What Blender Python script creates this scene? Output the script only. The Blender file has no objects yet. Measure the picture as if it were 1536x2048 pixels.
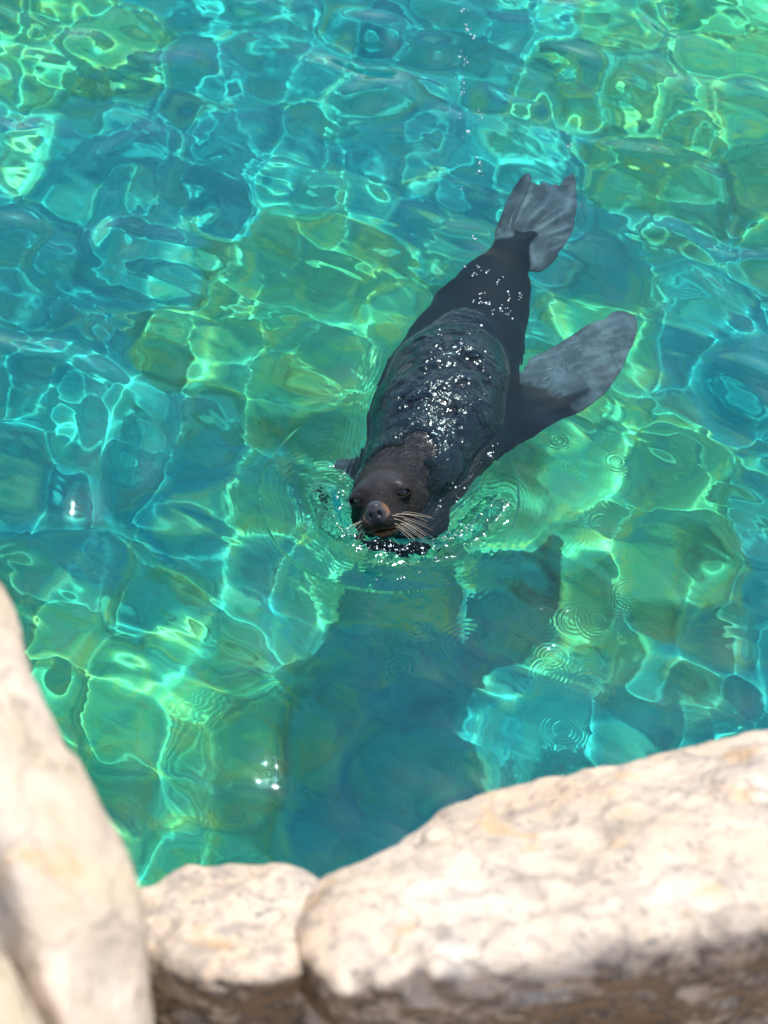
import bpy, bmesh, math
import numpy as np
from mathutils import Vector

sc = bpy.context.scene
COL = sc.collection
rad = math.radians

# ---------------------------------------------------------------- camera
PITCH = rad(50.0)
DIST = 6.2
CAM = np.array([0.0, -DIST * math.cos(PITCH), DIST * math.sin(PITCH)])
VFOV = rad(31.7)
cam = bpy.data.cameras.new('camera')
cam_o = bpy.data.objects.new('camera', cam)
COL.objects.link(cam_o)
cam_o.location = CAM
cam_o.rotation_euler = (math.pi / 2 - PITCH, 0, 0)
cam.sensor_fit = 'VERTICAL'
cam.sensor_height = 24
cam.angle = VFOV
cam.clip_start = 0.05
cam.clip_end = 500
cam.dof.use_dof = True
cam.dof.focus_distance = 6.15
cam.dof.aperture_fstop = 1.45
sc.camera = cam_o

# ---------------------------------------------------------------- sky, sun, exposure
SUN_EL, SUN_AZ = rad(70), rad(31)          # azimuth measured from +Y (away from camera) towards +X
SUN = np.array([math.cos(SUN_EL) * math.sin(SUN_AZ), math.cos(SUN_EL) * math.cos(SUN_AZ), math.sin(SUN_EL)])
world = bpy.data.worlds.new('World')
sc.world = world
world.use_nodes = True
wn = world.node_tree
sky = wn.nodes.new('ShaderNodeTexSky')
sky.sky_type = 'NISHITA'
sky.sun_disc = False
sky.sun_elevation = SUN_EL
sky.sun_rotation = SUN_AZ
wn.links.new(sky.outputs[0], wn.nodes['Background'].inputs[0])
wn.nodes['Background'].inputs[1].default_value = 0.15
sun = bpy.data.lights.new('sun', 'SUN')
sun.energy = 3.2
sun.angle = rad(0.5)
sun.color = (1.0, 0.965, 0.91)
sun.cycles.is_caustics_light = True
sun_o = bpy.data.objects.new('sun', sun)
COL.objects.link(sun_o)
sun_o.rotation_euler = Vector(SUN).to_track_quat('Z', 'Y').to_euler()
sun_o.location = (3, 6, 12)
sc.view_settings.view_transform = 'Standard'
sc.view_settings.look = 'None'
sc.view_settings.exposure = 1.0
sc.view_settings.gamma = 1.0
sc.view_settings.use_curve_mapping = False
cy = sc.cycles
cy.max_bounces = 8
cy.diffuse_bounces = 2
cy.glossy_bounces = 3
cy.transmission_bounces = 6
cy.sample_clamp_indirect = 6.0
cy.blur_glossy = 0.3
cy.use_denoising = True
cy.use_adaptive_sampling = True
cy.adaptive_threshold = 0.025

# ---------------------------------------------------------------- helpers: photograph geometry
FWD = np.array([0, math.cos(PITCH), -math.sin(PITCH)])
UPV = np.array([0, math.sin(PITCH), math.cos(PITCH)])
RGT = np.array([1.0, 0, 0])
PXS = math.tan(VFOV / 2) / 1024.0


def ray(u, v):
    d = FWD + RGT * (u - 768) * PXS - UPV * (v - 1024) * PXS
    return d / np.linalg.norm(d)


def at_dist(u, v, t):
    return CAM + ray(u, v) * t


def at_z(u, v, z):
    """world point on the level z; below the water the sight line is bent at the surface"""
    d = ray(u, v)
    if z >= 0:
        return CAM + d * ((z - CAM[2]) / d[2])
    p = CAM + d * (-CAM[2] / d[2])
    h = math.hypot(d[0], d[1])
    s = h / 1.333
    c = math.sqrt(1 - s * s)
    r = np.array([d[0] / h * s, d[1] / h * s, -c])
    return p + r * (z / r[2])


# ---------------------------------------------------------------- helpers: noise
def _hash(ix, iy, iz, seed):
    h = (ix.astype(np.uint32) * np.uint32(374761393) + iy.astype(np.uint32) * np.uint32(668265263)
         + iz.astype(np.uint32) * np.uint32(2147483647) + np.uint32(seed * 7919 + 13))
    h = (h ^ (h >> np.uint32(13))) * np.uint32(1274126177)
    h = (h ^ (h >> np.uint32(16))) * np.uint32(2246822519)
    h = h ^ (h >> np.uint32(15))
    return (h & np.uint32(0xffffff)).astype(np.float32) / np.float32(0x800000) - 1.0


def vnoise(p, scale, seed=0):
    q = p * scale + 100.0
    i = np.floor(q).astype(np.int64)
    f = (q - i).astype(np.float32)
    f = f * f * f * (f * (f * 6 - 15) + 10)
    r = 0
    for dx in (0, 1):
        wx = f[:, 0] if dx else 1 - f[:, 0]
        for dy in (0, 1):
            wy = f[:, 1] if dy else 1 - f[:, 1]
            for dz in (0, 1):
                wz = f[:, 2] if dz else 1 - f[:, 2]
                r = r + wx * wy * wz * _hash(i[:, 0] + dx, i[:, 1] + dy, i[:, 2] + dz, seed)
    return r


def fbm(p, scale, octv=4, seed=0, gain=0.5):
    r, a = 0, 1.0
    for k in range(octv):
        r = r + a * vnoise(p, scale * 2.03 ** k, seed + k * 17)
        a *= gain
    return r


def sstep(a, b, x):
    t = np.clip((x - a) / (b - a), 0, 1)
    return t * t * (3 - 2 * t)


# ---------------------------------------------------------------- helpers: mesh from distance fields
def link(o, parent=None):
    COL.objects.link(o)
    if parent is not None:
        o.parent = parent
    return o


def mesh_np(name, verts, quads, mat, parent=None, smooth=True, attrs=None):
    me = bpy.data.meshes.new(name)
    n, m = len(verts), len(quads)
    w = quads.shape[1]
    me.vertices.add(n)
    me.vertices.foreach_set('co', np.ascontiguousarray(verts, dtype=np.float32).ravel())
    me.loops.add(m * w)
    me.loops.foreach_set('vertex_index', np.ascontiguousarray(quads, dtype=np.int32).ravel())
    me.polygons.add(m)
    me.polygons.foreach_set('loop_start', np.arange(0, m * w, w, dtype=np.int32))
    me.polygons.foreach_set('loop_total', np.full(m, w, dtype=np.int32))
    me.polygons.foreach_set('use_smooth', np.full(m, smooth, dtype=bool))
    me.update(calc_edges=True)
    for k, a in (attrs or {}).items():
        if a.ndim == 2:
            at = me.attributes.new(k, 'FLOAT_COLOR', 'POINT')
            c = np.ones((n, 4), np.float32)
            c[:, :3] = a
            at.data.foreach_set('color', c.ravel())
        else:
            at = me.attributes.new(k, 'FLOAT', 'POINT')
            at.data.foreach_set('value', a.astype(np.float32))
    me.materials.append(mat)
    o = bpy.data.objects.new(name, me)
    return link(o, parent)


def iso_mesh(fn, lo, hi, vox, coarse=4, margin=1.6):
    """surface nets over a distance field, evaluated finely only near the surface"""
    lo = np.array(lo, float)
    hi = np.array(hi, float)
    nc = np.ceil((hi - lo) / (vox * coarse)).astype(int) + 1
    n = (nc - 1) * coarse + 1
    ax = [lo[k] + np.arange(nc[k]) * vox * coarse for k in range(3)]
    g = np.stack(np.meshgrid(*ax, indexing='ij'), -1).reshape(-1, 3)
    fc = fn(g).reshape(nc)
    F = np.repeat(np.repeat(np.repeat(fc, coarse, 0), coarse, 1), coarse, 2)
    off = coarse // 2
    F = F[off:off + n[0], off:off + n[1], off:off + n[2]]
    F = np.pad(F, [(0, n[k] - F.shape[k]) for k in range(3)], mode='edge').astype(np.float32)
    near = np.abs(F) < margin * vox * coarse
    idx = np.argwhere(near)
    F = F.copy()
    F[near] = fn(lo + idx * vox)
    ins = F < 0
    cells = np.zeros(np.array(n) - 1, bool)
    cnt = np.zeros(cells.shape, np.int8)
    for c in range(8):
        a, b, d = c & 1, c >> 1 & 1, c >> 2 & 1
        cnt += ins[a:n[0] - 1 + a, b:n[1] - 1 + b, d:n[2] - 1 + d]
    cells = (cnt > 0) & (cnt < 8)
    ci = np.argwhere(cells)
    vid = np.full(cells.shape, -1, np.int64)
    vid[cells] = np.arange(len(ci))
    cor = np.array([[c & 1, c >> 1 & 1, c >> 2 & 1] for c in range(8)])
    val = np.stack([F[ci[:, 0] + c[0], ci[:, 1] + c[1], ci[:, 2] + c[2]] for c in cor], 1)
    acc = np.zeros((len(ci), 3))
    num = np.zeros(len(ci))
    for a in range(8):
        for b in range(a + 1, 8):
            if np.abs(cor[a] - cor[b]).sum() != 1:
                continue
            va, vb = val[:, a], val[:, b]
            m = (va < 0) != (vb < 0)
            t = np.where(m, va / np.where(m, va - vb, 1), 0)
            acc += np.where(m[:, None], cor[a] + t[:, None] * (cor[b] - cor[a]), 0)
            num += m
    V = lo + (ci + acc / num[:, None]) * vox
    Q = []
    for k in range(3):
        sl0 = [slice(None)] * 3
        sl1 = [slice(None)] * 3
        sl0[k] = slice(0, n[k] - 1)
        sl1[k] = slice(1, n[k])
        i0, i1 = ins[tuple(sl0)], ins[tuple(sl1)]
        e = np.argwhere(i0 != i1)
        o1, o2 = (k + 1) % 3, (k + 2) % 3
        ok = (e[:, o1] > 0) & (e[:, o2] > 0) & (e[:, o1] < n[o1] - 1) & (e[:, o2] < n[o2] - 1)
        e = e[ok]
        s = i0[tuple(e.T)]

        def cid(d1, d2):
            c = e.copy()
            c[:, o1] -= d1
            c[:, o2] -= d2
            return vid[tuple(c.T)]
        q = np.stack([cid(1, 1), cid(0, 1), cid(0, 0), cid(1, 0)], 1)
        q[~s] = q[~s][:, ::-1]
        Q.append(q)
    Q = np.concatenate(Q)
    return V, Q


def smin(a, b, k):
    h = np.clip(0.5 + 0.5 * (b - a) / k, 0, 1)
    return b + (a - b) * h - k * h * (1 - h)


def smax(a, b, k):
    return -smin(-a, -b, k)


def rcone(p, a, b, r1, r2):
    a = np.asarray(a, float)
    ab = np.asarray(b, float) - a
    h = np.clip(((p - a) @ ab) / (ab @ ab), 0, 1)
    return np.linalg.norm(p - a - h[:, None] * ab, axis=1) - (r1 + (r2 - r1) * h)


def ell(p, c, r):
    r = np.asarray(r, float)
    q = (p - np.asarray(c)) / r
    k0 = np.linalg.norm(q, axis=1)
    k1 = np.linalg.norm(q / r, axis=1) + 1e-9
    return k0 * (k0 - 1) / k1


def poly_sd(q, pts):
    """signed distance to a polygon in the plane"""
    pts = np.asarray(pts, float)
    d = np.full(len(q), 1e9)
    s = np.ones(len(q))
    n = len(pts)
    for i in range(n):
        a, b = pts[i], pts[i - 1]
        e = b - a
        w = q - a
        t = np.clip((w @ e) / (e @ e), 0, 1)
        bb = w - t[:, None] * e
        d = np.minimum(d, (bb * bb).sum(1))
        c1 = q[:, 1] >= a[1]
        c2 = q[:, 1] < b[1]
        c3 = e[0] * w[:, 1] > e[1] * w[:, 0]
        fl = (c1 & c2 & c3) | (~c1 & ~c2 & ~c3)
        s = np.where(fl, -s, s)
    return s * np.sqrt(d)


def spline(pts, n):
    """closed smooth outline through pts"""
    pts = np.asarray(pts, float)
    m = len(pts)
    out = []
    for i in range(m):
        p0, p1, p2, p3 = pts[i - 1], pts[i], pts[(i + 1) % m], pts[(i + 2) % m]
        for t in np.arange(n) / n:
            out.append(0.5 * (2 * p1 + (p2 - p0) * t + (2 * p0 - 5 * p1 + 4 * p2 - p3) * t * t
                              + (3 * p1 - p0 - 3 * p2 + p3) * t ** 3))
    return np.array(out)


# ---------------------------------------------------------------- helpers: materials
class NT:
    def __init__(self, name):
        self.m = bpy.data.materials.new(name)
        self.m.use_nodes = True
        self.t = self.m.node_tree
        self.b = self.t.nodes['Principled BSDF']
        self.out = self.t.nodes['Material Output']

    def n(self, typ, **kw):
        nd = self.t.nodes.new(typ)
        for k, v in kw.items():
            if k.startswith('_'):
                setattr(nd, k[1:], v)
            else:
                nd.inputs[k.replace('__', ' ')].default_value = v
        return nd

    def l(self, a, b):
        self.t.links.new(a, b)

    def noise(self, vec, scale, detail=4.0, rough=0.55, dist=0.0):
        nd = self.n('ShaderNodeTexNoise', Scale=scale, Detail=detail, Roughness=rough, Distortion=dist)
        if vec is not None:
            self.l(vec, nd.inputs['Vector'])
        return nd.outputs['Fac']

    def ramp(self, fac, stops):
        nd = self.t.nodes.new('ShaderNodeValToRGB')
        while len(nd.color_ramp.elements) < len(stops):
            nd.color_ramp.elements.new(0.5)
        for e, (p, c) in zip(nd.color_ramp.elements, stops):
            e.position = p
            e.color = (*c, 1) if len(c) == 3 else c
        self.l(fac, nd.inputs['Fac'])
        return nd.outputs['Color']

    def mix(self, fac, a, b, mode='MIX'):
        nd = self.t.nodes.new('ShaderNodeMix')
        nd.data_type = 'RGBA'
        nd.blend_type = mode
        for sock, val in ((nd.inputs[0], fac), (nd.inputs[6], a), (nd.inputs[7], b)):
            if hasattr(val, 'links'):
                self.l(val, sock)
            else:
                sock.default_value = val if not isinstance(val, tuple) else (*val, 1)
        return nd.outputs[2]

    def math(self, op, a, b=0.0):
        nd = self.t.nodes.new('ShaderNodeMath')
        nd.operation = op
        for sock, val in ((nd.inputs[0], a), (nd.inputs[1], b)):
            if hasattr(val, 'links'):
                self.l(val, sock)
            else:
                sock.default_value = val
        return nd.outputs[0]

    def bump(self, h, dist, strength=1.0, normal=None):
        nd = self.n('ShaderNodeBump', Distance=dist, Strength=strength)
        self.l(h, nd.inputs['Height'])
        if normal is not None:
            self.l(normal, nd.inputs['Normal'])
        return nd.outputs['Normal']

    def coord(self):
        return self.n('ShaderNodeTexCoord').outputs['Object']

    def attr(self, name):
        return self.n('ShaderNodeAttribute', _attribute_name=name)


def V3(t):
    return tuple(float(x) for x in t)


# ---------------------------------------------------------------- materials
def mat_water():
    k = NT('water_surface')
    k.t.nodes.remove(k.b)
    co = k.coord()
    mp = k.n('ShaderNodeMapping', _vector_type='TEXTURE')
    mp.inputs['Rotation'].default_value = (0, 0, rad(-34))
    mp.inputs['Scale'].default_value = (2.2, 1.0, 1.0)       # wavelets stretched along the crests
    k.l(co, mp.inputs['Vector'])
    n1 = k.noise(mp.outputs[0], 7.0, 1.6, 0.45, 0.4)
    agit = k.attr('agitation').outputs['Fac']
    n2 = k.noise(co, 62.0, 1.0, 0.5, 0.0)
    h = k.math('ADD', k.math('MULTIPLY', n1, 0.0115), k.math('MULTIPLY', k.math('MULTIPLY', n2, agit), 0.005))
    nrm = k.bump(h, 1.0)
    g = k.n('ShaderNodeBsdfGlass', IOR=1.333)
    g.inputs['Color'].default_value = (0.80, 0.985, 0.99, 1)
    k.l(k.attr('sheen').outputs['Fac'], g.inputs['Roughness'])
    k.l(nrm, g.inputs['Normal'])
    k.l(g.outputs[0], k.out.inputs[0])
    return k.m


def mat_floor():
    k = NT('pool_floor_paint')
    co = k.coord()
    alg = k.attr('algae').outputs['Fac']
    n1 = k.noise(co, 1.3, 3.0, 0.6)
    n2 = k.noise(co, 7.0, 4.0, 0.65)
    teal = k.ramp(n1, [(0.3, (0.010, 0.265, 0.275)), (0.7, (0.026, 0.43, 0.355))])
    green = k.ramp(n2, [(0.25, (0.040, 0.41, 0.25)), (0.5, (0.09, 0.49, 0.20)), (0.75, (0.32, 0.58, 0.13))])
    n3 = k.noise(co, 3.2, 3.0, 0.6, 0.8)
    edge = k.math('ADD', k.math('ADD', alg, k.math('MULTIPLY', k.math('SUBTRACT', n2, 0.5), 0.6)), k.math('MULTIPLY', k.math('SUBTRACT', n3, 0.47), 1.9))
    mk = k.ramp(edge, [(0.0, (0, 0, 0)), (1.0, (1, 1, 1))])
    c = k.mix(mk, teal, green)
    spk = k.noise(co, 28.0, 2.0, 0.7)
    c = k.mix(k.ramp(spk, [(0.55, (0, 0, 0)), (0.75, (0.35, 0.35, 0.35))]), c, (0.01, 0.12, 0.11))
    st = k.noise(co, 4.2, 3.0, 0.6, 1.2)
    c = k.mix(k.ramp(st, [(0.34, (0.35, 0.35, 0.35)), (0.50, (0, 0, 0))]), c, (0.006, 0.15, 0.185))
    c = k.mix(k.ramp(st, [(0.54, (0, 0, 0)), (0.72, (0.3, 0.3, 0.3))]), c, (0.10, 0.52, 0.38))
    bk = k.attr('bank').outputs['Fac']
    c = k.mix(bk, c, k.ramp(n2, [(0.3, (0.30, 0.18, 0.09)), (0.7, (0.44, 0.30, 0.18))]))
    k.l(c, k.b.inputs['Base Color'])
    k.b.inputs['Roughness'].default_value = 0.9
    k.b.inputs['Specular IOR Level'].default_value = 0.1
    k.l(k.bump(n2, 0.03, 0.6), k.b.inputs['Normal'])
    return k.m


def mat_rock(name, warm=0.0, seed=0.0, dirt=1.0):
    k = NT(name)
    mp = k.n('ShaderNodeMapping')
    mp.inputs['Location'].default_value = (seed, seed * 0.7, -seed)
    k.l(k.coord(), mp.inputs['Vector'])
    co = mp.outputs[0]
    big = k.noise(co, 3.0, 5.0, 0.6)
    mid = k.noise(co, 14.0, 6.0, 0.65, 0.3)
    fine = k.noise(co, 40.0, 6.0, 0.7)
    base = k.ramp(big, [(0.3, (0.48, 0.355 + 0.02 * warm, 0.24)), (0.55, (0.55, 0.44, 0.335)), (0.75, (0.59, 0.52, 0.44))])
    # pale salt crust and dark lichen
    dark = k.ramp(mid, [(0.42, (1, 1, 1)), (0.53, (0, 0, 0))])
    dk = k.math('MULTIPLY', dark, min(1.0, 0.42 * dirt))
    c = k.mix(dk, base, (0.20, 0.18, 0.165))
    sp = k.ramp(fine, [(0.56, (0, 0, 0)), (0.66, (1, 1, 1))])
    c = k.mix(k.math('MULTIPLY', sp, min(1.0, 0.72 * dirt)), c, (0.15, 0.14, 0.14))
    och = k.noise(co, 9.0, 3.0, 0.5)
    om = k.ramp(och, [(0.62, (0, 0, 0)), (0.72, (1, 1, 1))])
    c = k.mix(k.math('MULTIPLY', om, 0.55), c, (0.50, 0.30, 0.13))
    # undersides coloured the warm brown of their shade; weathered crust on upward faces
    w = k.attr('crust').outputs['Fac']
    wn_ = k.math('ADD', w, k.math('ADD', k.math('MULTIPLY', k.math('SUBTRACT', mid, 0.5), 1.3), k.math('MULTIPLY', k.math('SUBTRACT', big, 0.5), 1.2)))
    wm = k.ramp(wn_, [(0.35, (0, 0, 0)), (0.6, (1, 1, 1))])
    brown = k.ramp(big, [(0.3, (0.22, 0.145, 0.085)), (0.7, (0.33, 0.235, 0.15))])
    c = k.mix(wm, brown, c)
    # black weathering where the crust breaks off
    band = k.ramp(wn_, [(0.22, (0, 0, 0)), (0.40, (1, 1, 1)), (0.52, (1, 1, 1)), (0.72, (0, 0, 0))])
    c = k.mix(k.math('MULTIPLY', k.math('MULTIPLY', band, k.ramp(fine, [(0.4, (0.15, 0.15, 0.15)), (0.6, (1, 1, 1))])), 0.8 * min(1.0, dirt + 0.2)), c, (0.075, 0.065, 0.055))
    vo = k.n('ShaderNodeTexVoronoi', Scale=4.5, _feature='DISTANCE_TO_EDGE')
    wv = k.n('ShaderNodeVectorMath', _operation='ADD')
    k.l(co, wv.inputs[0])
    nz = k.n('ShaderNodeTexNoise', Scale=5.0, Detail=4.0)
    k.l(co, nz.inputs['Vector'])
    sc_ = k.n('ShaderNodeVectorMath', _operation='SCALE')
    k.l(nz.outputs['Color'], sc_.inputs[0])
    sc_.inputs['Scale'].default_value = 0.35
    k.l(sc_.outputs[0], wv.inputs[1])
    k.l(wv.outputs[0], vo.inputs['Vector'])
    crack = k.ramp(vo.outputs['Distance'], [(0.0, (1, 1, 1)), (0.035, (0, 0, 0))])
    c = k.mix(k.math('MULTIPLY', crack, k.math('MULTIPLY', big, 0.8)), c, (0.12, 0.095, 0.075))
    k.l(c, k.b.inputs['Base Color'])
    k.b.inputs['Roughness'].default_value = 0.92
    k.b.inputs['Specular IOR Level'].default_value = 0.2
    b1 = k.bump(mid, 0.009, 0.6)
    k.l(k.bump(fine, 0.010, 1.0, b1), k.b.inputs['Normal'])
    return k.m


def mat_seal():
    k = NT('wet_seal_fur')
    co = k.coord()
    col = k.attr('col').outputs['Color']
    wet = k.attr('wet').outputs['Fac']        # 1 = covered by a running film of water
    f1 = k.noise(co, 170.0, 3.0, 0.7)
    f2 = k.noise(co, 75.0, 1.5, 0.5, 0.3)
    f3 = k.noise(co, 30.0, 1.5, 0.5, 0.5)
    dry = k.attr('dry').outputs['Fac']
    f4 = k.noise(co, 9.0, 5.0, 0.6)
    c = k.mix(k.ramp(f4, [(0.35, (0, 0, 0)), (0.75, (0.5, 0.5, 0.5))]), col, k.mix(1.0, col, (1.9, 1.85, 1.8), 'MULTIPLY'))
    c = k.mix(dry, c, k.mix(1.0, c, k.ramp(f1, [(0.36, (0.35, 0.33, 0.32)), (0.52, (0.9, 0.88, 0.85)), (0.66, (1.7, 1.75, 1.75))]), 'MULTIPLY'))
    k.l(c, k.b.inputs['Base Color'])
    k.b.inputs['Roughness'].default_value = 0.65
    k.l(k.math('MULTIPLY', k.math('SUBTRACT', 1.0, wet), 0.12), k.b.inputs['Specular IOR Level'])
    h = k.math('ADD', k.math('MULTIPLY', k.math('ADD', dry, 0.03), k.math('MULTIPLY', f1, 0.0060)),
               k.math('MULTIPLY', wet, k.math('ADD', k.math('MULTIPLY', f2, 0.0020), k.math('MULTIPLY', f3, 0.0050))))
    nrm = k.bump(h, 1.0)
    k.l(nrm, k.b.inputs['Normal'])
    k.l(k.math('ADD', 0.04, k.math('MULTIPLY', k.attr('coat').outputs['Fac'], 0.96)), k.b.inputs['Coat Weight'])
    k.b.inputs['Coat Roughness'].default_value = 0.13
    k.b.inputs['Coat IOR'].default_value = 1.38
    k.l(nrm, k.b.inputs['Coat Normal'])
    return k.m


def mat_simple(name, col, rough, spec=0.5, coat=0.0):
    k = NT(name)
    n = k.noise(k.coord(), 120.0, 3.0, 0.6)
    c = k.mix(k.ramp(n, [(0.3, (0, 0, 0)), (0.7, (1, 1, 1))]), tuple(x * 0.8 for x in col), tuple(min(1, x * 1.15) for x in col))
    k.l(c, k.b.inputs['Base Color'])
    k.b.inputs['Roughness'].default_value = rough
    k.b.inputs['Specular IOR Level'].default_value = spec
    k.b.inputs['Coat Weight'].default_value = coat
    k.b.inputs['Coat Roughness'].default_value = 0.03
    return k.m


M_WATER = mat_water()
M_FLOOR = mat_floor()
M_SEAL = mat_seal()
M_EYE = mat_simple('seal_eye', (0.006, 0.005, 0.005), 0.08, 0.30, 0.6)
M_WHISK = mat_simple('whisker', (0.46, 0.39, 0.28), 0.4)
M_BUB = mat_simple('bubble_film', (0.80, 0.86, 0.88), 0.12, 0.8, 1.0)

# ================================================================ SEAL distance field
HS = 1.28                                          # head scale
yaw, elv, roll = rad(16), rad(40), rad(-23)
HF = np.array([-math.sin(yaw) * math.cos(elv), -math.cos(yaw) * math.cos(elv), math.sin(elv)])
HX = np.cross(HF, [0, 0, 1.0])
HX /= np.linalg.norm(HX)                           # towards the seal's right
HU = np.cross(HX, HF)
HX, HU = HX * math.cos(roll) + HU * math.sin(roll), HU * math.cos(roll) - HX * math.sin(roll)
NOSE = at_z(748, 1022, 0.118)
HC = NOSE - HF * 0.19 * HS


def head_w(x, y, z):
    """head coordinates (right, forward, up) to world"""
    return HC + (HX * x + HF * y + HU * z) * HS


EYES = [head_w(s * 0.0585, 0.0855, 0.0255) for s in (1, -1)]
EYE_R = 0.0205 * HS

# spine: centre, radius
SP = [
    (at_z(790, 968, 0.0) + np.array([0, 0, -0.050]), 0.142),
    (at_z(835, 915, 0.0) + np.array([0, 0, -0.075]), 0.188),
    (at_z(874, 852, -0.10), 0.246),
    (at_z(898, 778, -0.135), 0.246),
    (at_z(930, 695, -0.215), 0.218),
    (at_z(963, 620, -0.245), 0.176),
    (at_z(994, 560, -0.235), 0.130),
    (at_z(1016, 515, -0.21), 0.088),
    (at_z(1030, 480, -0.19), 0.052),
]


def plane_frame(o, n, ref):
    n = np.asarray(n, float)
    n /= np.linalg.norm(n)
    e1 = np.asarray(ref, float)
    e1 = e1 - n * (e1 @ n)
    e1 /= np.linalg.norm(e1)
    return np.asarray(o, float), e1, np.cross(n, e1), n


def px_on_plane(px, fr):
    o, e1, e2, n = fr
    out = []
    for u, v in px:
        z = o[2]
        for _ in range(25):
            p = at_z(u, v, min(z, -0.001))
            z = o[2] - ((p[0] - o[0]) * n[0] + (p[1] - o[1]) * n[1]) / n[2]
        p = at_z(u, v, min(z, -0.001))
        out.append([(p - o) @ e1, (p - o) @ e2])
    return np.array(out)


# fore flipper at the photo's right (seal's left)
FR_A = plane_frame(at_z(1050, 820, -0.18), (0.06, -0.06, 1.0), (1, 0.6, 0))
PX_A = [(960, 800), (1042, 752), (1060, 722), (1100, 695), (1150, 662), (1185, 640), (1210, 634), (1226, 616),
        (1254, 612), (1272, 628), (1275, 655), (1262, 695), (1240, 738), (1205, 785), (1160, 822), (1110, 850),
        (1060, 880), (1000, 915), (930, 910)]
PO_A = spline(px_on_plane(PX_A, FR_A), 4)
# fore flipper at the photo's left (seal's right), deeper and steeper
FR_B = plane_frame(at_z(660, 950, -0.55), (-0.30, -0.15, 1.0), (-1, 0, 0))
PX_B = [(780, 905), (710, 912), (670, 915), (640, 920), (618, 928), (610, 940), (620, 952), (646, 964), (690, 968), (760, 968)]
PO_B = spline(px_on_plane(PX_B, FR_B), 4)
# hind flippers
FR_C = plane_frame(at_z(1080, 440, -0.17), (0.12, -0.22, 1.0), (0.4, 1, 0))
PX_C = [(1012, 500), (1018, 462), (1034, 420), (1050, 385), (1060, 366), (1074, 372), (1084, 366), (1094, 374), (1104, 364), (1114, 368),
        (1122, 352), (1134, 340), (1146, 337), (1151, 352), (1149, 395), (1142, 440), (1132, 480), (1116, 512), (1090, 533), (1064, 530), (1040, 522)]
PO_C = spline(px_on_plane(PX_C, FR_C), 3)
FR_D = plane_frame(at_z(1020, 440, -0.135), (-0.45, -0.10, 1.0), (0.4, 1, 0))
PX_D = [(1004, 505), (985, 478), (994, 452), (1012, 418), (1032, 380), (1050, 354), (1061, 353), (1062, 368), (1048, 400), (1034, 438), (1026, 475), (1022, 500)]
PO_D = spline(px_on_plane(PX_D, FR_D), 3)


def blade(p, fr, poly, t0, t1, soft, bend=0.0, ridges=None):
    o, e1, e2, n = fr
    q = p - o
    a, b, w = q @ e1, q @ e2, q @ n
    w = w - bend * a * a
    ctr = (poly.max(0) + poly.min(0)) / 2
    rr = np.linalg.norm(poly - ctr, axis=1).max() + 0.05
    far = ((a - ctr[0]) ** 2 + (b - ctr[1]) ** 2 > rr * rr) | (np.abs(w) > 0.12)
    pd = np.full(len(p), 0.06)
    nf = ~far
    pd[nf] = poly_sd(np.stack([a[nf], b[nf]], 1), poly)
    ins = np.clip(-pd / soft, 0, 1)
    th = t0 + (t1 - t0) * ins * (2 - ins)
    if ridges is not None:
        th = th + ridges(a, b) * np.clip(-pd / 0.02, 0, 1)
    out = np.maximum(pd, 0)
    d = np.where(pd > 0, np.sqrt(out ** 2 + np.maximum(np.abs(w) - t0, 0) ** 2) - 0.0005, np.abs(w) - th)
    return d


ANK = px_on_plane([(1020, 530)], FR_C)[0]


def toe_ridges(a, b):
    ang = np.arctan2(b - ANK[1], a - ANK[0])
    r = np.hypot(a - ANK[0], b - ANK[1])
    return 0.0075 * np.cos(ang * 30.0 + 1.2 * np.sin(r * 22)) * sstep(0.16, 0.27, r)


def head_sdf(p):
    near = ((p - HC) ** 2).sum(1) < 0.45 ** 2
    d = np.full(len(p), 0.12)
    q = np.full((len(p), 3), -1.0)
    if near.any():
        d[near], q[near] = head_core(p[near])
    return d, q


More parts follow.
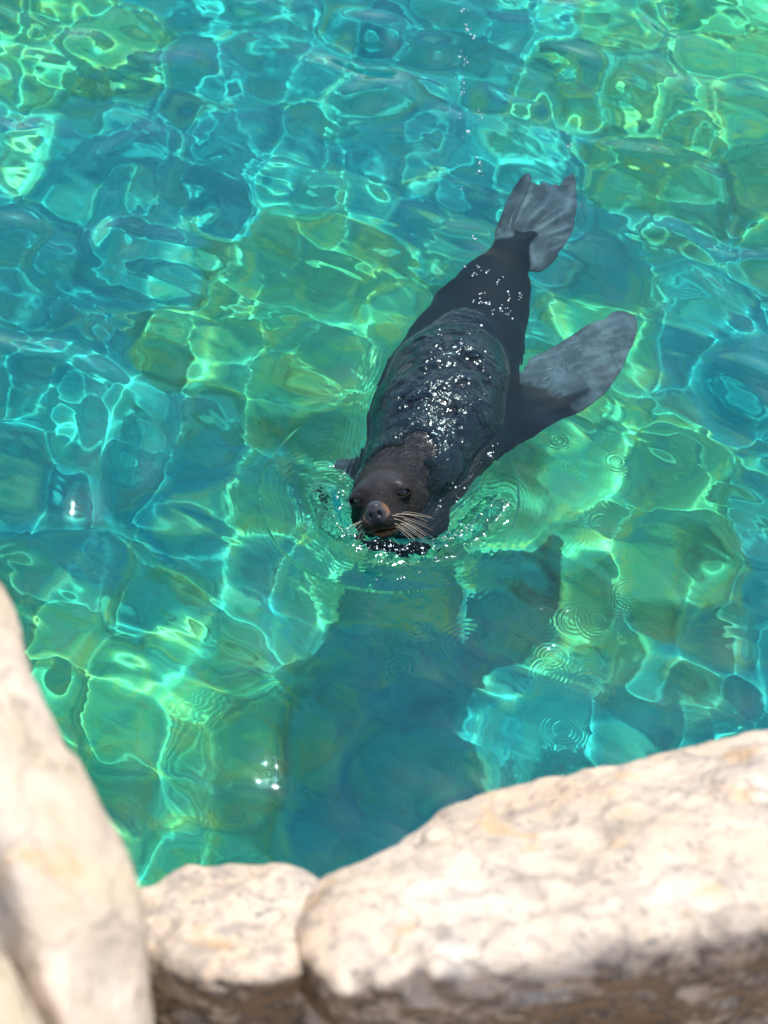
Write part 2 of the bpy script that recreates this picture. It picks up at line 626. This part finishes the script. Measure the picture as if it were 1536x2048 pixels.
def head_core(p):
    q = (p - HC) @ np.stack([HX, HF, HU], 1) / HS
    x = np.abs(q[:, 0])
    m = np.stack([x, q[:, 1], q[:, 2]], 1)
    d = ell(m, (0, -0.01, 0.0), (0.100, 0.120, 0.094))
    d = smin(d, ell(m, (0, 0.035, 0.040), (0.060, 0.062, 0.050)), 0.03)          # forehead
    d = smin(d, rcone(m, (0, 0.06, -0.010), (0, 0.150, -0.016), 0.064, 0.036), 0.03)  # muzzle
    d = smin(d, rcone(m, (0.030, 0.128, -0.036), (0.024, 0.160, -0.034), 0.032, 0.026), 0.012)  # whisker pads
    d = smin(d, rcone(m, (0, 0.04, -0.066), (0, 0.138, -0.072), 0.046, 0.022), 0.014)   # lower jaw
    d = smin(d, ell(m, (0.044, 0.078, 0.050), (0.026, 0.022, 0.016)), 0.016)          # brow
    d = smin(d, ell(m, (0.060, 0.086, 0.026), (0.028, 0.022, 0.025)), 0.010)          # lids
    d = smax(d, -ell(m, (0.0655, 0.1010, 0.0245), (0.0170, 0.018, 0.0078)), 0.004)      # eye opening
    d = smin(d, ell(m, (0, 0.174, -0.007), (0.0285, 0.022, 0.024)), 0.010)            # nose pad
    d = smin(d, ell(m, (0, 0.166, 0.012), (0.021, 0.024, 0.012)), 0.008)
    d = smax(d, -ell(m, (0.0120, 0.195, -0.011), (0.0060, 0.012, 0.0105)), 0.003)      # nostrils
    d = smax(d, -ell(m, (0, 0.199, -0.018), (0.0022, 0.010, 0.016)), 0.003)           # groove
    zc = -0.060 + 0.10 * np.maximum(0.15 - m[:, 1], 0) * 0.3                          # mouth line
    cut = np.maximum(np.abs(m[:, 2] - zc) - 0.0035, 0.095 - m[:, 1])
    d = smax(d, -cut, 0.004)
    d = smin(d, rcone(m, (0.098, -0.028, 0.004), (0.142, -0.070, -0.012), 0.014, 0.0055), 0.008)   # ears
    return d * HS, q


def body_sdf(p):
    q = p.copy()
    d = None
    for (c0, r0), (c1, r1) in zip(SP[:-1], SP[1:]):
        s = np.array([1, 1, 1 / 0.93])
        di = rcone(q * s, c0 * s, c1 * s, r0, r1)
        d = di if d is None else smin(d, di, 0.05)
    d = smin(d, rcone(q, SP[1][0] + np.array([0, 0, -0.08]), at_z(800, 1035, -0.13), 0.15, 0.118), 0.05)   # throat
    d = smin(d, rcone(q, at_z(748, 1040, -0.115), at_z(850, 1042, -0.12), 0.085, 0.088), 0.05)
    return d


def seal_sdf(p, parts=False):
    db = body_sdf(p)
    dh, hq = head_sdf(p)
    bod = smin(db, dh, 0.035)
    fa = blade(p, FR_A, PO_A, 0.004, 0.026, 0.10, -0.12,
               lambda a, b: 0.0022 * np.cos(b * 120.0 + a * 14.0) * sstep(0.05, 0.16, a))
    # muscular root along the leading edge
    arm = rcone(p, at_z(925, 860, -0.17), at_z(1080, 832, -0.18), 0.185, 0.050)
    arm = smin(arm, rcone(p, at_z(1080, 832, -0.18), at_z(1170, 780, -0.178), 0.048, 0.018), 0.03)
    fb = blade(p, FR_B, PO_B, 0.004, 0.026, 0.09, 0.3)
    armb = rcone(p, at_z(800, 900, -0.19), at_z(710, 938, -0.52), 0.10, 0.035)
    fc = blade(p, FR_C, PO_C, 0.004, 0.016, 0.05, -0.5, toe_ridges)
    fd = blade(p, FR_D, PO_D, 0.004, 0.016, 0.03, 0.2)
    ank = rcone(p, at_z(1022, 500, -0.19), at_z(1066, 470, -0.175), 0.05, 0.022)
    hind = smin(smin(fc, fd, 0.006), ank, 0.02)
    fl = np.minimum(np.minimum(fa, fb), hind)
    d = smin(bod, arm, 0.05)
    d = smin(d, armb, 0.05)
    d = smin(d, fa, 0.03)
    d = smin(d, fb, 0.03)
    d = smin(d, hind, 0.025)
    # ruffled wet fur on the part of the back that breaks the surface
    nearb = np.abs(d) < 0.03
    if nearb.any() and len(p) < 4e7:
        pn = p[nearb]
        w = sstep(-0.02, 0.03, pn[:, 2]) * sstep(0.015, 0.08, dh[nearb])
        wo = np.zeros(len(p))
        wo[nearb] = w * (vnoise(pn, 11.0, 9) * 0.0015)
        d = d + wo
    if parts:
        return d, bod, dh, hq, fa, fb, fc, fd, arm
    return d


def eval_chunks(fn, p, n=400000):
    return np.concatenate([np.asarray(fn(p[i:i + n])) for i in range(0, len(p), n)])


def build_seal():
    lo = (-0.55, -0.22, -0.52)
    hi = (1.05, 1.95, 0.30)
    V, Q = iso_mesh(lambda p: eval_chunks(seal_sdf, p), lo, hi, 0.0045, 4)
    d, bod, dh, hq, fa, fb, fc, fd, arm = seal_sdf(V, True)
    n = len(V)
    base = np.tile(np.array([0.0050, 0.0062, 0.0090]), (n, 1))
    mott = fbm(V, 14.0, 4, 3) * 0.5 + 0.5
    tuft = fbm(V, 60.0, 3, 8) * 0.5 + 0.5

    def blend(c, w, col):
        w = np.clip(w, 0, 1)[:, None]
        return c * (1 - w) + w * np.asarray(col)
    c = blend(base, sstep(0.6, 1.0, mott) * 0.5, (0.011, 0.011, 0.012))
    # flippers: bare grey skin, furred only near the root
    o, e1, e2, nn = FR_A
    qa = np.stack([(V - o) @ e1, (V - o) @ e2], 1)
    skin = np.array(px_on_plane([(1040, 765), (1075, 778), (1118, 800), (1150, 815), (1178, 822), (1300, 760), (1330, 560), (1180, 560), (1030, 700)], FR_A))
    sk = sstep(0.022, -0.034, poly_sd(qa, skin) + 0.035 * (mott - 0.5) + 0.03 * (tuft - 0.5)) * sstep(0.02, 0.008, fa)
    crease = fbm(np.stack([qa[:, 0] * 0.25, qa[:, 1], qa[:, 1] * 0], 1), 55.0, 3, 19) * 0.5 + 0.5
    gr = blend(np.tile(np.array([0.058, 0.067, 0.077]), (n, 1)), sstep(0.25, 0.85, 0.6 * mott + 0.4 * crease), (0.118, 0.131, 0.145))
    gr = blend(gr, sstep(0.62, 0.9, tuft) * 0.5, (0.035, 0.04, 0.047))
    c = c * (1 - sk[:, None]) + gr * sk[:, None]
    hi_ = np.minimum(fc, fd)
    ra = np.hypot((V - FR_C[0]) @ FR_C[1] - ANK[0], (V - FR_C[0]) @ FR_C[2] - ANK[1])
    hk = sstep(0.012, 0.004, hi_) * sstep(0.05, 0.14, ra + 0.05 * (mott - 0.5))
    ta = np.arctan2((V - FR_C[0]) @ FR_C[2] - ANK[1], (V - FR_C[0]) @ FR_C[1] - ANK[0])
    toe = 0.78 + 0.24 * np.cos(ta * 30.0 + 1.2 * np.sin(ra * 22)) * sstep(0.14, 0.25, ra)  # shading of the toe grooves put into the colour to bring out ridges
    c = c * (1 - hk[:, None]) + gr * toe[:, None] * hk[:, None]
    lf = sstep(0.015, 0.005, fb) * sstep(0.02, 0.06, bod)
    c = c * (1 - lf[:, None]) + gr * 0.8 * lf[:, None]
    # head
    hx, hy, hz = hq[:, 0], hq[:, 1], hq[:, 2]
    hm = sstep(0.02, 0.0, dh)
    rc = at_z(787, 955, 0.06)
    rd = np.linalg.norm((V - rc) * np.array([1, 1, 0.8]), axis=1) + 0.035 * (fbm(V, 16.0, 3, 61))
    ruff = sstep(0.185, 0.135, rd) * sstep(-0.02, 0.02, V[:, 2])
    ruff = np.maximum(ruff, hm)
    c = blend(c, ruff * 0.85, (0.0105, 0.0135, 0.0155))
    c = blend(c, ruff * sstep(0.45, 0.8, tuft) * 0.7, (0.024, 0.027, 0.027))
    c = blend(c, hm * sstep(-0.04, 0.02, hy + 0.05 * (mott - 0.5)) * sstep(0.12, 0.075, hy) * (0.3 + 0.6 * tuft), (0.017, 0.011, 0.0065))
    fore = hm * sstep(0.045, 0.07, hy) * sstep(0.02, 0.05, hz) * sstep(0.12, 0.09, hy)
    c = blend(c, fore * 0.85, (0.014, 0.012, 0.014))
    c = blend(c, hm * sstep(0.085, 0.12, hy) * 0.85, (0.009, 0.006, 0.005))
    es = np.min([np.linalg.norm(V - e, axis=1) for e in EYES], axis=0)
    c = blend(c, sstep(0.046, 0.034, es) * 0.85, (0.007, 0.006, 0.006))
    lips = sstep(0.016, 0.004, np.abs(hz + 0.063)) * sstep(0.085, 0.11, hy) * hm
    c = blend(c, lips * 0.9, (0.21, 0.105, 0.045))
    nose = sstep(0.006, -0.002, ell(hq, (0, 0.178, -0.002), (0.034, 0.026, 0.030)) - 0.002)
    c = blend(c, nose, (0.026, 0.026, 0.030))
    rim = nose * sstep(0.018, 0.026, np.abs(hx)) * sstep(0.19, 0.17, hy)
    c = blend(c, rim * 0.8, (0.15, 0.072, 0.03))
    wet = sstep(-0.03, 0.02, V[:, 2]) * (1 - ruff)
    coat = np.maximum(wet, 0.5 * nose)
    coat = np.maximum(coat, 0.55 * fore)
    coat = np.maximum(coat, 0.25 * hm * sstep(0.05, 0.09, hy))
    coat = np.maximum(coat, 0.10 * ruff)
    root = bpy.data.objects.new('fur_seal', None)
    link(root)
    root.empty_display_size = 0.1
    body = mesh_np('body', V, Q, M_SEAL, root, True, {'col': c, 'wet': wet, 'coat': coat, 'dry': ruff * (1 - nose) * (1 - 0.8 * fore)})
    body.cycles.is_caustics_receiver = True
    root['label'] = 'dark brown fur seal swimming with its nose and wet back above the water'
    root['category'] = 'seal'
    # eyes
    for e in EYES:
        bm = bmesh.new()
        bmesh.ops.create_icosphere(bm, subdivisions=4, radius=EYE_R)
        me = bpy.data.meshes.new('eye')
        bm.to_mesh(me)
        bm.free()
        for f in me.polygons:
            f.use_smooth = True
        me.materials.append(M_EYE)
        eo = bpy.data.objects.new('eye', me)
        eo.location = e
        link(eo, root)
    # whiskers
    rng = np.random.default_rng(4)
    for side in (-1, 1):
        for i in range(17):
            row = i % 4
            a = head_w(side * (0.036 + 0.010 * rng.random()), 0.135 + 0.010 * (i % 5), -0.022 - 0.009 * row)
            L = (0.055 + 0.068 * rng.random()) * HS
            out = HX * side * 0.9 - HF * (0.05 + 0.5 * rng.random()) - HU * (0.05 + 0.28 * row + 0.25 * rng.random())
            out /= np.linalg.norm(out)
            pts, bend = [], rng.random()
            for t in np.linspace(0, 1, 7):
                pts.append(a + out * L * t + (-HU * (0.3 + 0.6 * bend) - HF * 0.3) * L * t * t * 0.5)
            whisker(pts, 0.0008 + 0.0004 * rng.random(), root)
    return root


def whisker(pts, r, parent):
    vs, fs = [], []
    n = len(pts)
    for i, p in enumerate(pts):
        d = pts[min(i + 1, n - 1)] - pts[max(i - 1, 0)]
        d = d / np.linalg.norm(d)
        s = np.cross(d, [0.3, 0.2, 0.9])
        s /= np.linalg.norm(s)
        t = np.cross(d, s)
        rr = r * (1 - 0.75 * i / (n - 1))
        for k in range(4):
            a = k * math.pi / 2
            vs.append(p + (s * math.cos(a) + t * math.sin(a)) * rr)
    for i in range(n - 1):
        for k in range(4):
            fs.append([i * 4 + k, i * 4 + (k + 1) % 4, i * 4 + 4 + (k + 1) % 4, i * 4 + 4 + k])
    return mesh_np('whisker', np.array(vs), np.array(fs), M_WHISK, parent)


# ================================================================ POOL FLOOR
DEPTH = 1.85
SHELVES = [  # outlines in the photograph of the green, shallower ledges and how far they rise
    ([(380, 600), (430, 480), (560, 450), (760, 450), (840, 520), (860, 700), (760, 900), (600, 880), (470, 830), (390, 760)], 0.45),
    ([(-400, 1180), (60, 1170), (300, 1230), (480, 1260), (600, 1340), (610, 1420), (560, 1500), (545, 1640), (640, 1800), (-400, 1900)], 0.40),
    ([(1000, 960), (1060, 900), (1160, 830), (1330, 820), (1440, 900), (1470, 1100), (1390, 1260), (1230, 1310), (1120, 1230), (1060, 1060)], 0.42),
    ([(1180, -80), (1800, -80), (1800, 520), (1500, 480), (1330, 420), (1220, 300), (1130, 120)], 0.25),
    ([(-300, -80), (240, -80), (290, 60), (200, 170), (0, 200), (-300, 180)], 0.25),
    ([(560, 1000), (640, 930), (900, 900), (1060, 960), (1040, 1130), (860, 1210), (680, 1190), (580, 1120)], 0.0),
    ([(1080, 600), (1200, 560), (1300, 700), (1280, 800), (1130, 860), (1050, 800)], 0.30),
]


def build_floor():
    def ax(a, b, c, d, fine, coarse):
        l = np.linspace(a, b, max(2, int((b - a) / coarse)), endpoint=False)
        m = np.arange(b, c, fine)
        r = np.linspace(c, d, max(2, int((d - c) / coarse)))
        return np.concatenate([l, m, r])
    x = np.concatenate([[-200, -80, -30, -15], ax(-9, -2.6, 2.6, 9, 0.025, 0.2), [15, 30, 80, 200]])
    y = np.concatenate([[-200, -80, -30, -12], ax(-7, -2.6, 5.0, 11, 0.025, 0.2), [20, 40, 80, 200]])
    X, Y = np.meshgrid(x, y)
    P = np.stack([X.ravel(), Y.ravel(), np.zeros(X.size)], 1)
    alg = np.zeros(len(P))
    lift = np.zeros(len(P))
    wob = np.stack([fbm(P, 3.0, 3, 31), fbm(P, 3.0, 3, 47)], 1) * 0.20
    q = P[:, :2] + wob
    for px, h in SHELVES:
        pts = np.array([at_z(u, v, -(DEPTH - 0.45 * h))[:2] for u, v in px])
        d = poly_sd(q, pts)
        alg = np.maximum(alg, sstep(0.40, -0.25, d))
        lift = np.maximum(lift, 0.45 * h * sstep(0.16, -0.16, d))
    z = -DEPTH + lift + fbm(P, 2.2, 4, 3) * 0.05
    # banks round the pool
    bank = np.maximum(np.maximum(sstep(5.5, 7.0, np.abs(P[:, 0])), sstep(7.5, 9.0, P[:, 1])), sstep(-2.35, -2.75, P[:, 1]))
    z = z * (1 - bank) + bank * np.where(P[:, 1] < -2.0, 1.15, 0.35)
    P[:, 2] = z
    ny, nx = X.shape
    i = np.arange(ny * nx).reshape(ny, nx)
    f = np.stack([i[:-1, :-1], i[:-1, 1:], i[1:, 1:], i[1:, :-1]], -1).reshape(-1, 4)
    o = mesh_np('pool_floor', P, f, M_FLOOR, None, True, {'algae': alg, 'bank': bank})
    o['kind'] = 'structure'
    o.cycles.is_caustics_receiver = True
    return o


# ================================================================ WATER
def build_water():
    rng = np.random.default_rng(11)

    def ax(a, f0, f1, b, fine, mid, far0, far1):
        return np.concatenate([np.arange(far0, a, 0.06), np.arange(a, f0, mid), np.arange(f0, f1, fine), np.arange(f1, b, mid), np.arange(b, far1 + 0.06, 0.06)])
    x = ax(-2.3, -0.62, 0.85, 2.3, 0.0028, 0.0105, -7.2, 7.2)
    y = ax(-2.4, -0.95, 0.75, 3.7, 0.0028, 0.0105, -2.65, 9.0)
    X, Y = np.meshgrid(x.astype(np.float32), y.astype(np.float32))
    Z = np.zeros_like(X)
    # wind ripples: a crossing of two broad trains plus isotropic chop
    for i in range(96):
        u = rng.random()
        lam = 0.175 * (0.95 / 0.175) ** u
        k = 2 * math.pi / lam
        if i % 4 == 0:
            a = rng.random() * 2 * math.pi
        elif i % 4 == 1:
            a = rng.normal() * 0.22                       # crests running away from the bank
        else:
            a = rad(56) + rng.normal() * 0.42
        amp = 0.00106 * (lam / 0.3) ** 1.25 * (0.6 + 0.8 * rng.random())
        Z += (amp * np.cos(k * (X * math.cos(a) + Y * math.sin(a)) + rng.random() * 6.283)).astype(np.float32)
    agit = np.zeros_like(X)
    sheen = np.zeros_like(X)
    win = np.exp(-((X + 1.15) / 0.75) ** 2 - ((Y - 1.3) / 1.5) ** 2)
    Z += (0.0046 * win * np.cos(2 * math.pi * (X + 0.05 * np.sin(Y * 2.6) + 0.02 * np.sin(Y * 7.1)) / 0.36)).astype(np.float32)
    del win
    # everything below only concerns the neighbourhood of the seal
    ix = np.where((x > -0.9) & (x < 1.3))[0]
    iy = np.where((y > -1.6) & (y < 1.5))[0]
    sl = (slice(iy[0], iy[-1] + 1), slice(ix[0], ix[-1] + 1))
    xs, ys = X[sl], Y[sl]
    p = np.stack([xs.ravel(), ys.ravel(), np.zeros(xs.size)], 1).astype(np.float64)
    d0 = eval_chunks(lambda q: smin(body_sdf(q), head_sdf(q)[0], 0.03), p).reshape(xs.shape)
    calm = sstep(0.35, 0.0, d0)
    z = Z[sl] * (1 - 0.55 * calm)
    # fine contour ripples hugging the seal, meniscus
    dd = np.maximum(d0, 0)
    jit = fbm(p, 9.0, 2, 77).reshape(xs.shape)
    z += 0.0006 * np.cos(2 * math.pi * (dd + 0.012 * jit) / 0.0155) * np.exp(-dd / 0.040) * (d0 < 0.2)
    z += 0.006 * np.exp(-dd / 0.014)
    # bow wave pushed up by the chin
    bow = np.array([at_z(u, v, 0.0)[:2] for u, v in [(650, 985), (668, 1040), (705, 1078), (760, 1098), (830, 1098), (895, 1082), (950, 1052), (985, 1015)]])
    bd = np.full(xs.shape, 9.0)
    for a, b in zip(bow[:-1], bow[1:]):
        e = b - a
        wx, wy = xs - a[0], ys - a[1]
        t = np.clip((wx * e[0] + wy * e[1]) / (e @ e), 0, 1)
        bd = np.minimum(bd, np.hypot(wx - t * e[0], wy - t * e[1]))
    ch = fbm(p, 16.0, 2, 5, 0.35).reshape(xs.shape)
    ch2 = fbm(p, 11.0, 2, 15).reshape(xs.shape)
    crest = np.exp(-(bd / 0.040) ** 2)
    z += crest * (0.026 + 0.020 * ch + 0.020 * ch2)
    ag = np.exp(-(bd / 0.07) ** 2) * 1.0 + 0.12 * np.exp(-(dd / 0.05) ** 2)
    # a fan of small ripples ahead of the bow
    z += 0.0004 * np.cos(2 * math.pi * (bd + 0.03 * jit) / 0.022) * np.exp(-bd / 0.13) * sstep(0.03, 0.07, bd)
    hd = at_z(800, 1090, 0.0)
    tur = np.exp(-(np.hypot(xs - hd[0], (ys - hd[1]) * 0.8) / 0.30) ** 2)
    z += 0.0013 * tur * fbm(p, 34.0, 2, 91, 0.45).reshape(xs.shape)
    # rings from falling drops
    for i in range(26):
        if i < 15:
            u, v = 560 + 760 * rng.random(), 1060 + 320 * rng.random()
        elif i < 21:
            u, v = 980 + 280 * rng.random(), 880 + 180 * rng.random()
        else:
            u, v = 500 + 700 * rng.random(), 1280 + 420 * rng.random()
        c = at_z(u, v, 0.0)
        R = 0.018 + 0.055 * rng.random() ** 1.6
        lam = 0.0115 + 0.006 * rng.random()
        rr = np.hypot(xs - c[0], ys - c[1]) + 0.006 * jit
        brk = 0.35 + 0.65 * sstep(-0.5, 0.5, np.cos(np.arctan2(ys - c[1], xs - c[0]) - rng.random() * 6.28))
        win = brk * np.exp(-((rr - R) / (lam * 1.1)) ** 2) + 0.5 * np.exp(-((rr - R * 0.45) / (lam * 0.9)) ** 2)
        z += 0.0005 * np.cos(2 * math.pi * rr / lam) * win * (0.5 + 0.7 * rng.random())
    # a thin sheet of water running over the part of the back that breaks the surface
    ins = (d0 < 0.012).ravel()
    pt = p[ins].copy()
    pt[:, 2] = 0.17
    for _ in range(16):
        dz = body_sdf(pt)
        pt[:, 2] -= np.clip(dz, -0.02, 0.08)
        pt[:, 2] = np.maximum(pt[:, 2], -0.08)
    hb = np.full(xs.size, -0.08)
    hb[ins] = pt[:, 2]
    hb = hb.reshape(xs.shape)
    rc = at_z(787, 955, 0.06)
    rdist = np.hypot(xs - rc[0], ys - rc[1])
    dryz = sstep(0.172, 0.122, rdist + 0.05 * jit + 0.040 * ch)
    chop = 0.15 + 0.85 * sstep(0.0, 0.075, hb)
    film = 0.003 + chop * (0.0095 + 0.0068 * fbm(p, 30.0, 2, 41, 0.45).reshape(xs.shape) + 0.0165 * vnoise(p, 13.0, 43).reshape(xs.shape))
    sheet = hb + film - 0.05 * dryz
    on = sstep(-0.02, 0.03, sheet) * (1 - dryz)
    z = smax(z.astype(np.float64), sheet, 0.026)
    ag = np.maximum(ag * (1 - on), 0.9 * on)
    rough = np.maximum(0.085 * np.exp(-(bd / 0.07) ** 2) * (1 - on), 0.20 * on)
    # fade the disturbance out before the edge of its patch
    fade = (sstep(-0.9, -0.65, xs) * sstep(1.3, 1.0, xs) * sstep(-1.6, -1.3, ys) * sstep(1.5, 1.2, ys)).astype(np.float64)
    z = Z[sl] * (1 - fade) + z * fade
    ag, rough = ag * fade, rough * fade
    Z[sl] = z
    agit[sl] = ag
    sheen[sl] = rough
    ny, nx = X.shape
    P = np.stack([X.ravel(), Y.ravel(), Z.ravel()], 1)
    i = np.arange(ny * nx).reshape(ny, nx)
    f = np.stack([i[:-1, :-1], i[:-1, 1:], i[1:, 1:], i[1:, :-1]], -1).reshape(-1, 4)
    o = mesh_np('water', P, f, M_WATER, None, True, {'agitation': agit.ravel(), 'sheen': sheen.ravel()})
    o['kind'] = 'structure'
    o.cycles.is_caustics_caster = True
    return o


# ================================================================ ROCKS
def hull_planes(pts):
    bm = bmesh.new()
    for p in pts:
        bm.verts.new(V3(p))
    bmesh.ops.convex_hull(bm, input=bm.verts)
    bm.normal_update()
    c = np.mean(pts, 0)
    N, D = [], []
    for f in bm.faces:
        n = np.array(f.normal)
        q = np.array(f.calc_center_median())
        if n @ (q - c) < 0:
            n = -n
        for m, e in zip(N, D):
            if m @ n > 0.995:
                break
        else:
            N.append(n)
            D.append(n @ q)
    bm.free()
    return np.array(N), np.array(D)


def build_rock(name, label, hulls, mat, k=0.03, seed=0, rough=1.0, vox=0.011):
    allp = np.concatenate([np.array(h) for h in hulls])
    pl = [hull_planes(np.array(h)) for h in hulls]

    def fn(p):
        d = None
        for N, D in pl:
            t = (p @ N.T - D) / k
            mx = t.max(1)
            di = k * (mx + np.log(np.exp(t - mx[:, None]).sum(1))) - k * 1.1 - 0.006
            d = di if d is None else smin(d, di, 0.04)
        d = d + rough * (fbm(p, 3.5, 3, seed, 0.5) * 0.033 + fbm(p, 26.0, 3, seed + 5) * 0.0045)
        # pits
        pit = vnoise(p, 17.0, seed + 9)
        return d + rough * 0.012 * sstep(0.45, 0.8, pit)
    lo, hi = allp.min(0) - 0.08, allp.max(0) + 0.08
    V, Q = iso_mesh(lambda p: eval_chunks(fn, p), lo, hi, vox, 3, 2.2)
    # weathered crust on upper faces; undersides left to the painted shade brown
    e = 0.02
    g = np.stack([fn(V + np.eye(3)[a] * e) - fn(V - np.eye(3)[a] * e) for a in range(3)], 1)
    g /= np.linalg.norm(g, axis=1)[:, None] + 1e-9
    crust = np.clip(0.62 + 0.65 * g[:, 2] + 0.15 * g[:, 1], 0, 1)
    o = mesh_np(name, V, Q, mat, None, True, {'crust': crust})
    o['label'] = label
    o['category'] = 'rock'
    o['group'] = 'boulders along the pool rim'
    return o


def T(u, v, t):
    return at_dist(u, v, t)


def drop(pts, dz, dy=0.0, dx=0.0):
    return [p + np.array([dx, dy, dz]) for p in pts]


def build_rocks():
    m1 = mat_rock('pale_crusted_stone', 0.0, 1.7, 1.0)
    m2 = mat_rock('grey_speckled_stone', 0.0, 6.1, 1.4)
    m3 = mat_rock('bleached_sandstone', 1.0, 11.3, 0.35)
    # wide boulder, lower right
    top = [T(690, 1752, 3.62), T(770, 1695, 3.70), T(900, 1625, 3.78), T(1060, 1565, 3.84), T(1240, 1535, 3.86), T(1420, 1500, 3.90), T(1620, 1470, 3.92), T(1800, 1500, 3.9)]
    fr = [T(595, 1880, 3.38), T(650, 1975, 3.26), T(800, 1960, 3.24), T(1000, 1930, 3.26), T(1250, 1880, 3.30), T(1500, 1850, 3.34), T(1800, 1800, 3.4)]
    low = drop([fr[0], fr[2], fr[4], fr[6]], -0.55, 0.02) + drop([top[0], top[2], top[4], top[7]], -0.75, -0.05)
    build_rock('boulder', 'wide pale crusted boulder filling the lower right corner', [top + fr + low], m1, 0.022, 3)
    # small middle rock
    top = [T(262, 1785, 3.62), T(330, 1735, 3.68), T(430, 1708, 3.72), T(540, 1702, 3.72), T(600, 1722, 3.70), T(665, 1765, 3.66)]
    fr = [T(262, 1880, 3.46), T(300, 1930, 3.40), T(420, 1950, 3.38), T(520, 1945, 3.38), T(640, 1900, 3.44)]
    low = drop(fr, -0.95, 0.16) + drop(top, -0.9, 0.0)
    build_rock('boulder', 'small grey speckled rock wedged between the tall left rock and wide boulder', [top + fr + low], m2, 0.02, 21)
    # the brown stone under it
    a = [T(220, 1950, 3.98), T(660, 1950, 3.98), T(700, 2200, 3.72), T(180, 2200, 3.72)]
    build_rock('boulder', 'shaded brown stone below the small speckled rock', [a + drop(a, -0.4, 0.10)], m3, 0.03, 55, 0.8)
    # tall rock, left
    sil = [T(-60, 1150, 3.25), T(10, 1240, 3.2), T(92, 1410, 3.12), T(165, 1540, 3.05), T(225, 1660, 3.0), T(262, 1780, 2.95), T(298, 1880, 2.9), T(306, 2000, 2.86), T(300, 2150, 2.82)]
    mid = [T(-60, 1380, 2.98), T(10, 1590, 2.84), T(70, 1780, 2.74), T(125, 1930, 2.68), T(165, 2060, 2.66), T(190, 2200, 2.64)]
    bk = [T(-200, 1150, 3.35)]
    low = [T(-240, 1650, 3.95), T(-240, 1850, 3.85), T(-180, 2150, 3.7)] + drop(mid, -0.6, 0.14, 0.02) + drop(sil[1::3], -0.7, -0.03, -0.12) + drop(bk, -0.6)
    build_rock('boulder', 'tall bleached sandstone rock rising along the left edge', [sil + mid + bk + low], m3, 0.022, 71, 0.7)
    # corner rock
    a = [T(-60, 1800, 2.66), T(-40, 1840, 2.62), T(10, 1905, 2.60), T(55, 1990, 2.56), T(90, 2080, 2.52), T(-30, 2100, 2.45), T(-200, 1900, 2.5), T(-200, 2150, 2.45)]
    build_rock('boulder', 'bleached rock cut off by the lower left corner', [a + drop(a, -0.4, 0.0, -0.05)], m3, 0.02, 41, 0.6)


# ================================================================ BUBBLES AND GLINT BEADS
def surf_at(u, v):
    """where the sight line meets the water surface"""
    d = ray(u, v)
    hit, loc, nrm, idx = bpy.data.objects['water'].ray_cast(Vector(CAM), Vector(d))
    return np.array(loc) if hit else at_z(u, v, 0.0)


def build_bubbles():
    rng = np.random.default_rng(8)
    spots = []

    def trail(path, n, wid, r0, r1):
        path = np.array(path, float)
        c, left = None, 0
        for _ in range(n):
            if left == 0:
                t = rng.random() * (len(path) - 1)
                i = int(t)
                c = path[i] + (path[i + 1] - path[i]) * (t - i) + rng.normal(size=2) * wid
                left = rng.integers(1, 6)
            left -= 1
            spots.append((c[0] + rng.normal() * 4.0, c[1] + rng.normal() * 4.0, r0 + (r1 - r0) * rng.random() ** 3))

    trail([(928, 20), (930, 100), (925, 200), (922, 300), (925, 420), (940, 480)], 52, 5, 0.0015, 0.0048)
    trail([(962, 210), (965, 300), (960, 360)], 18, 4, 0.0015, 0.0045)
    trail([(1130, 270), (1135, 330)], 4, 8, 0.0015, 0.004)
    trail([(960, 470), (1000, 560), (960, 620), (880, 690)], 46, 24, 0.0016, 0.0055)
    trail([(985, 520), (1020, 600), (990, 680)], 26, 18, 0.0016, 0.005)
    trail([(690, 1062), (720, 1082), (770, 1100), (830, 1102), (890, 1086), (950, 1056)], 130, 9, 0.0009, 0.0042)  # white beads added along the bow wave to stand in for sun glints
    trail([(640, 920), (690, 940), (685, 1000), (690, 1050)], 26, 7, 0.0010, 0.0040)
    trail([(870, 1020), (920, 985), (975, 930), (990, 880)], 34, 7, 0.0010, 0.0042)
    trail([(780, 1130), (870, 1180), (1000, 1120)], 14, 30, 0.0014, 0.004)
    bm = bmesh.new()
    bmesh.ops.create_icosphere(bm, subdivisions=2, radius=1)
    bm.verts.ensure_lookup_table()
    bv = np.array([v.co[:] for v in bm.verts])
    bf = np.array([[v.index for v in f.verts] for f in bm.faces])
    bm.free()
    P, F, n = [], [], 0
    for u, v, r in spots:
        c = surf_at(u, v)
        P.append(bv * np.array([r, r, r]) + c)
        F.append(bf + n)
        n += len(bv)
    o = mesh_np('bubbles', np.concatenate(P), np.concatenate(F), M_BUB)
    o['kind'] = 'stuff'
    o['label'] = 'tiny white air bubbles trailing over and behind the seal, and white glint beads along its bow wave'
    o['category'] = 'bubbles'


build_floor()
build_water()
build_rocks()
build_seal()
build_bubbles()
